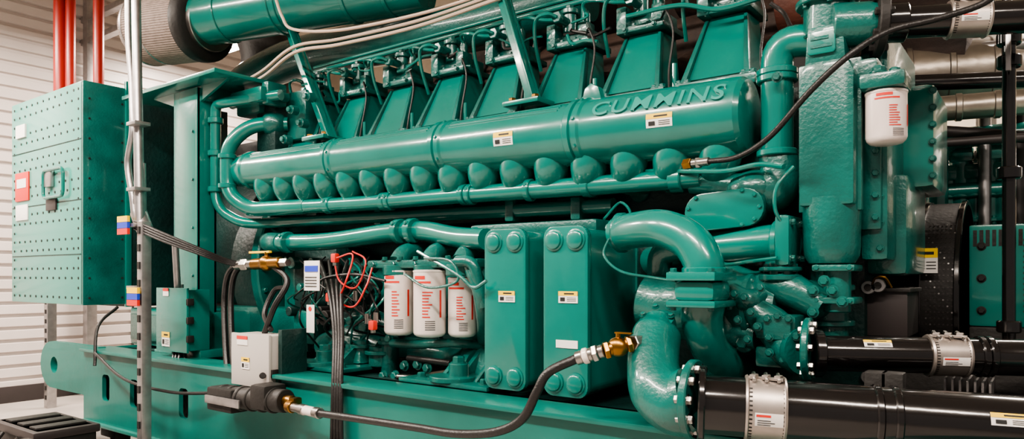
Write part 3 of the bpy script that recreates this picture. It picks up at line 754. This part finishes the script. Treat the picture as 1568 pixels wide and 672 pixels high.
# ================================================================= wiring centre
g=G('wiring_harness')
for k in range(4):
    wire(g,[(508+k*5,700,2.1),(510+k*4,600,2.12),(512+k*4,520,2.2),(508+k*5,470,2.25),(500+k*8,430,2.35),(490+k*14,400,2.5)],3.2,BR)
for k in range(30):
    x=455+random.random()*125; y=390+random.random()*60; m=random.choice([BR,BR,BR,BR,GR,GC,RW])
    wire(g,[(x,y,2.6),(x+random.uniform(-25,25),y+25,2.45),(x+random.uniform(-30,30),y+55,2.4),(x+random.uniform(-30,30),y+random.uniform(60,95),2.6)],random.uniform(1.2,2.1),m)
wire(g,[(512,400,2.4),(520,430,2.3),(545,440,2.3),(560,400,2.3),(540,385,2.4)],1.4,RW)
wire(g,[(515,465,2.3),(530,430,2.28),(540,390,2.35),(515,395,2.3)],1.5,RW)
wire(g,[(505,455,2.3),(540,470,2.28),(560,440,2.3),(570,410,2.35)],1.5,RW)
wire(g,[(480,440,2.35),(500,425,2.35),(545,420,2.35),(590,430,2.35)],2.2,BR)
for px,yy in ((513,395),(505,455),(515,462),(571,498)):
    box(g,P(px,yy,2.32),(.035,.03,.045),RE,.008); cyl(g,P(px,yy,2.32),P(px,yy+12,2.32),.012,ST,10)
for px,yy in ((563,480),(568,488),(576,478),(545,445)):
    cyl(g,P(px,yy,2.4),P(px,yy+16,2.4),.014,ST,10)
c=P(477,422,2.28); bx(g,(c.x-.06,c.x+.06),(2.28,2.284),(c.z-.075,c.z+.075),WL,.001); bx(g,(c.x-.05,c.x+.05),(2.276,2.28),(c.z+.02,c.z+.05),BL,0)
for k in range(4): bx(g,(c.x-.05,c.x+.04),(2.277,2.28),(c.z-.01-.015*k,c.z-.006-.015*k),BK,0)
c=P(475,488,2.28); bx(g,(c.x-.03,c.x+.03),(2.28,2.284),(c.z-.07,c.z+.07),WL,.001); cyl(g,c+V((0,-.003,.05)),c+V((0,0,.05)),.012,RE,12)
for k in range(26):
    px=450+random.random()*130; yy=392+random.random()*115; c=P(px,yy,2.7)
    cyl(g,c,c+V((0,-.07,0)),.015+.03*random.random(),random.choice([GC,GD,GC,BM]),12)
box(g,P(480,500,2.75),(.2,.15,.2),GC,.02); box(g,P(540,490,2.8),(.25,.15,.3),GD,.02); box(g,P(460,440,2.8),(.2,.1,.3),GC,.02)
g.done()
# ================================================================= HOSES
g=G('coolant_heater_hose')
wire(g,[(490,633,2.0),(560,643,1.98),(640,655,1.95),(700,664,1.92),(760,661,1.9),(800,641,1.9),(822,600,1.9),(840,570,1.92),(885,548,1.97)],7,BR,16)
pa=P(882,549,1.97); pb=P(925,537,2.0); pc=P(968,525,2.05)
for t0,t1,r,m in ((0,.25,.022,ST),(.25,.45,.026,WH),(.45,.6,.022,ST),(.6,.8,.028,ST),(.8,1.0,.022,ST)):
    cyl(g,pa.lerp(pb,t0),pa.lerp(pb,t1),r,m,12 if t0!=.6 else 6)
cyl(g,pb,pc,.023,BS,16); ell(g,pb.lerp(pc,.5),(.036,.03,.032),BS); cyl(g,pb,pb.lerp(pc,.2),.029,BS,6); cyl(g,pb.lerp(pc,.8),pc,.029,BS,6)
c=pb.lerp(pc,.5); cyl(g,c,c+UP*.045,.008,BS,8); box(g,c+V((.02,0,.045)),(.06,.015,.006),BS,.002)
cyl(g,pc,P(985,524,2.1),.026,ST,6); cyl(g,P(985,515,2.1),P(992,540,2.12),.028,ST,6)
a=P(442,622,2.05); b=P(490,633,2.0)
for t0,t1,r,m in ((0,.15,.028,BS),(.15,.4,.02,ST),(.4,.55,.025,ST),(.55,.85,.022,WH),(.85,1,.025,ST)):
    cyl(g,a.lerp(b,t0),a.lerp(b,t1),r,m,12)
g.done()
g=G('rubber_hose')
wire(g,[(1085,247,2.4),(1130,240,2.35),(1180,208,2.3),(1240,140,2.25),(1300,85,2.25),(1360,48,2.3),(1430,30,2.35),(1500,8,2.4),(1540,-20,2.4)],5,BR,14)
cyl(g,P(1048,252,2.42),P(1060,250,2.41),.02,BS,6); cyl(g,P(1060,250,2.41),P(1086,247,2.4),.015,ST,12); cyl(g,P(1066,250,2.41),P(1073,249,2.41),.02,ST,6)
g.done()
# ================================================================= BLACK PIPES
def coupling(name,pa,pb,xa,xb,r):
    g=G(name); c0=atx(pa,pb,xa); c1=atx(pa,pb,xb); dd=(c1-c0).normalized(); L=(c1-c0).length
    rev(g,c0,dd,[(0,r),(0,r+.007),(.006,r+.010),(.010,r+.006),(L-.010,r+.006),(L-.006,r+.010),(L,r+.007),(L,r)],CP,48)
    _,u,w=frame(dd); top=(u*.95+w*.25).normalized(); side=dd.cross(top)
    for k in (.2,.5,.8):
        c=c0+dd*L*k+top*(r+.012); box(g,c,(.018,.03,.014),CP,.003); cyl(g,c-side*.026,c+side*.026,.006,ST,8)
    box(g,c0+dd*L*.5+top*(r+.008),(L*.9,.018,.008),CP,.002)
    wrap(g,c0,c1,r+.007,L*.22,L*.9,-22,2,WL); wrap(g,c0,c1,r+.0078,L*.25,L*.6,-5,-1,RE)
    for k in range(3): wrap(g,c0,c1,r+.0078,L*.28,L*(.6+.1*(k%2)),-20+4*k,-18.6+4*k,BK)
    for k in range(14): wrap(g,c0,c1,r+.0068,L*.06,L*.16,-60+k*8,-57+k*8,BM); wrap(g,c0,c1,r+.0068,L*.9,L*.96,-60+k*8,-57+k*8,BM)
    g.done()
g=G('coolant_pipe')
pa=FA+V((.015,0,-.012)); pb=P(1640,661,2.38); r1=.086
sweep(g,[pa,pb],r1,BP,40)
dd=(pb-pa).normalized(); cyl(g,pa,pa+dd*.02,.115,BP,36)
for px in (1340,1368): c=atx(pa,pb,px); cyl(g,c-dd*.010,c+dd*.010,.092,BP,36)
wcaution(g,pa,pb,r1,(atx(pa,pb,1532)-pa).length,.10,22,22)
g.done()
coupling('pipe_coupling',pa,pb,1140,1202,r1)
g=G('coolant_pipe')
pa2=FB+V((.01,0,-.01)); pb2=P(1545,547,2.62); r2=.055
sweep(g,fil([pa2,pb2,pb2+V((.12,.04,0)),pb2+V((.12,.04,-.5))],.09),r2,BP,30)
dd=(pb2-pa2).normalized(); cyl(g,pa2,pa2+dd*.03,.075,BP,30)
for px in (1500,1512): c=atx(pa2,pb2,px); cyl(g,c-dd*.010,c+dd*.010,.062,BP,36)
wcaution(g,pa2,pb2,r2,(atx(pa2,pb2,1337)-pa2).length,.08,42,26)
g.done()
coupling('pipe_coupling',pa2,pb2,1418,1478,r2)
g=G('coolant_pipe')
pa3=P(1345,36,2.55); pb3=P(1640,22,2.75); r3=.05
sweep(g,[pa3,pb3],r3,BP,30); dd=(pb3-pa3).normalized()
flange(g,pa3,dd,.105,.03,BM,8,.012); cyl(g,pa3-dd*.14,pa3,.07,GC)
cyl(g,pa3+dd*.02,pa3+dd*.08,.062,BP)
g.done()
coupling('pipe_coupling',pa3,pb3,1450,1512,r3)
# ================================================================= RIGHT SIDE EQUIPMENT
g=G('fan_guard')
zc=1.13; xa,xb=-.57,-.27
cyl(g,V((xa,3.62,zc)),V((xb,3.62,zc)),.43,BM,64,.01)
for xx in (xa,xb-.02,(xa+xb)/2): cyl(g,V((xx,3.62,zc)),V((xx+.02,3.62,zc)),.44,BP,64,.003)
for i in range(18):
    for k in range(28):
        a=math.radians(-38+k*3.2); e=V((0,-math.cos(a),math.sin(a))); xx=xa+.03+i*.0145
        if abs(xx-(xa+xb)/2-.01)<.02: continue
        p=V((xx,3.62,zc))+e*.4295; cyl(g,p,p+e*.0015,.0034,GV if (i+k)%7==0 else BX,6,0)
caution(g,1420,399,3.17,24,38,True,YE); bx(g,(-.6,-.2),(3.3,4),(.745,.95),BM,.02)
g.done()
g=G('radiator_cabinet')
bx(g,(-.24,1.0),(3.2,4.4),(1.06,1.44),GR,.01)
bx(g,(-.24,1.0),(3.2,4.4),(.76,1.06),BM,.01)
for i in range(30):
    for k in range(14):
        if (i//9)%2==0: continue
        p=V((-.22+i*.017,3.2,1.12+k*.02)); cyl(g,p,p+V((0,-.0015,0)),.006,BM,6,0)
for i in range(40):
    p=V((-.22+i*.02,3.2,1.40)); bx(g,(p.x-.006,p.x+.006),(3.198,3.2),(1.36,1.42),BM,0)
for k in range(3): bolt(g,V((-.2,3.2,1.12+.12*k)),V((0,-1,0)),.012,BM)
g.done()
g=G('battery_box')
a,b=P(1305,478,2.75),P(1390,478,2.75)
bx(g,(a.x,b.x),(2.75,3.0),(P(1350,515,2.75).z,P(1350,445,2.75).z),BX,.006); bx(g,(a.x-.01,b.x+.01),(2.74,3.01),(P(1350,447,2.75).z,P(1350,441,2.75).z),BM,.003)
bx(g,(a.x-.05,b.x+.8),(2.8,3.1),(.765,1.02),BM,.01)
for px,yy in ((1330,577),(1330,440),(1345,437)): 
    c=P(px,yy,2.72); cyl(g,c,c+V((0,-.01,0)),.024,GV); cyl(g,c,c+V((0,-.016,0)),.012,BM)
wire(g,[(1335,440,2.72),(1340,425,2.7),(1355,425,2.7),(1365,440,2.72)],2,BS)
bx(g,(-.6,.6),(2.5,2.8),(.766,.80),BM,.01)
for px in (1340,1365): 
    c=P(px,620,2.3); bx(g,(c.x-.03,c.x+.03),(2.30,2.36),(.766,.97),BM,.005)
g.done()
g=G('fin_bracket')
for k in range(7):
    c=P(1455+k*11,585+k*1.5,2.7); bx(g,(c.x-.003,c.x+.003),(2.55,2.75),(c.z-.03,c.z+.03),GV,0)
g.done()
g=G('standpipe')
c=P(1545,300,2.9); cyl(g,V((c.x,2.9,.76)),V((c.x,2.9,4.3)),S(9,1545,2.9),BP,20)
for yy in (95,60,265,500): q=P(1545,yy,2.9); cyl(g,q-UP*.02,q+UP*.02,.036,BP,20)
q=P(1545,100,2.9); box(g,q+V((.0,-.05,.03)),(.015,.02,.12),GV,.003)
g.done()
g=G('insulated_duct')
for (a,b,r) in (((1375,120,4.2),(1640,95,4.4),.16),((1390,60,5.2),(1640,20,5.2),.25),((1400,170,4.0),(1640,150,4.1),.06)):
    p,q=P(*a),P(*b); dd=(q-p).normalized(); sweep(g,[p,q],r,FO,32)
    for k in range(5): c=p.lerp(q,k/4+.05); cyl(g,c-dd*.015,c+dd*.015,r+.006,FO,32)
crr(g,[P(1440,160,4.5),P(1465,95,4.5),P(1530,70,4.5),P(1600,72,4.6)],[.15,.15,.15,.15],FO,28)
crr(g,[P(1405,240,4.6),P(1410,150,4.6),P(1450,20,4.6)],[.12,.12,.12],FO,28)
g.done()
g=G('overhead_pipe')
for a,b,r,m in (((1380,128,3.6),(1640,118,3.7),.035,BP),((1380,196,4.4),(1640,215,4.4),.03,BX),((1400,240,5),(1640,243,5),.04,BX),((1390,85,4.2),(1640,60,4.2),.03,GV),((1400,222,3.9),(1640,205,3.9),.02,BX)):
    sweep(g,[P(*a),P(*b)],r,m,16)
for px in (1425,1508,1560): c=P(px,200,4.6); cyl(g,V((c.x,4.6,1.2)),V((c.x,4.6,4.3)),.03,BX if px!=1508 else GV,12)
for k in range(3): c=P(1500+k*20,220,5.5); bx(g,(c.x-.02,c.x+.02),(5.5,5.54),(0,4.3),GV,0)
g.done()
g=G('background_generator')
c=P(1470,300,4.7); X=c.x
bx(g,(X-.4,X+1.6),(4.8,5.8),(.3,1.45),GC,.03)
for k in range(6):
    q=P(1450+k*22,300-10*(k%2),4.7); cyl(g,V((q.x,4.7,1.4)),V((q.x,4.7,1.78+.1*(k%2))),.06,GR); cyl(g,V((q.x,4.7,1.68)),V((q.x,4.7,1.71)),.09,GR)
    flange(g,V((q.x,4.7,1.55)),UP,.09,.02,GR,6,.012)
    box(g,V((q.x,4.7,1.82+.1*(k%2))),(.12,.12,.09),GR,.02)
sweep(g,fil([V((X-.1,4.6,1.5)),V((X-.1,4.6,2.0)),V((X+.3,4.6,2.0)),V((X+1.4,4.6,1.95))],.12),.055,GR,18)
sweep(g,[V((X-.3,4.65,1.72)),V((X+1.6,4.65,1.70))],.045,GR,16); bx(g,(X+.25,X+.6),(4.62,4.9),(1.45,1.85),GR,.03)
bx(g,(X+.1,X+1.6),(4.6,5.4),(1.4,1.52),GC,.03)
g.done()
def case(px,py,Y,w,dp,z1):
    g=G('battery_case'); c=P(px,py,Y)
    bx(g,(c.x-w/2,c.x+w/2),(c.y-dp/2,c.y+dp/2),(0,z1),BM,.02)
    bx(g,(c.x-w/2-.015,c.x+w/2+.015),(c.y-dp/2-.015,c.y+dp/2+.015),(z1-.05,z1),BX,.012)
    for k in (-.3,0,.3): bx(g,(c.x+w*k-.05,c.x+w*k+.05),(c.y-dp/2+.03,c.y+dp/2-.03),(z1-.01,z1+.012),BM,.006)
    sweep(g,cr([V((c.x-w*.2,c.y-dp/2-.02,z1-.05)),V((c.x-w*.15,c.y-dp/2-.06,z1-.1)),V((c.x+w*.15,c.y-dp/2-.06,z1-.1)),V((c.x+w*.2,c.y-dp/2-.02,z1-.05))]),.012,BM,8)
    g.done()
case(70,652,1.85,.62,.34,.34); case(30,664,1.48,.6,.28,.33); case(170,660,1.80,.5,.3,.31)
# ================================================================= camera & world
cam=bpy.data.cameras.new('camera'); co=bpy.data.objects.new('camera',cam); bpy.context.collection.objects.link(co)
co.location=(0,0,ZC); co.rotation_euler=(math.pi/2,0,A); cam.sensor_width=36; cam.lens=36*FP/1568; cam.shift_y=86/1568
cam.clip_start=.05
bpy.context.scene.camera=co
w=bpy.data.worlds.new('world'); bpy.context.scene.world=w; w.use_nodes=True
w.node_tree.nodes['Background'].inputs[0].default_value=(1,.88,.80,1); w.node_tree.nodes['Background'].inputs[1].default_value=.27
vs=bpy.context.scene.view_settings
try:
    vs.view_transform='AgX'; vs.look='AgX - Medium High Contrast'
except Exception as e: print(e)
vs.exposure=.42
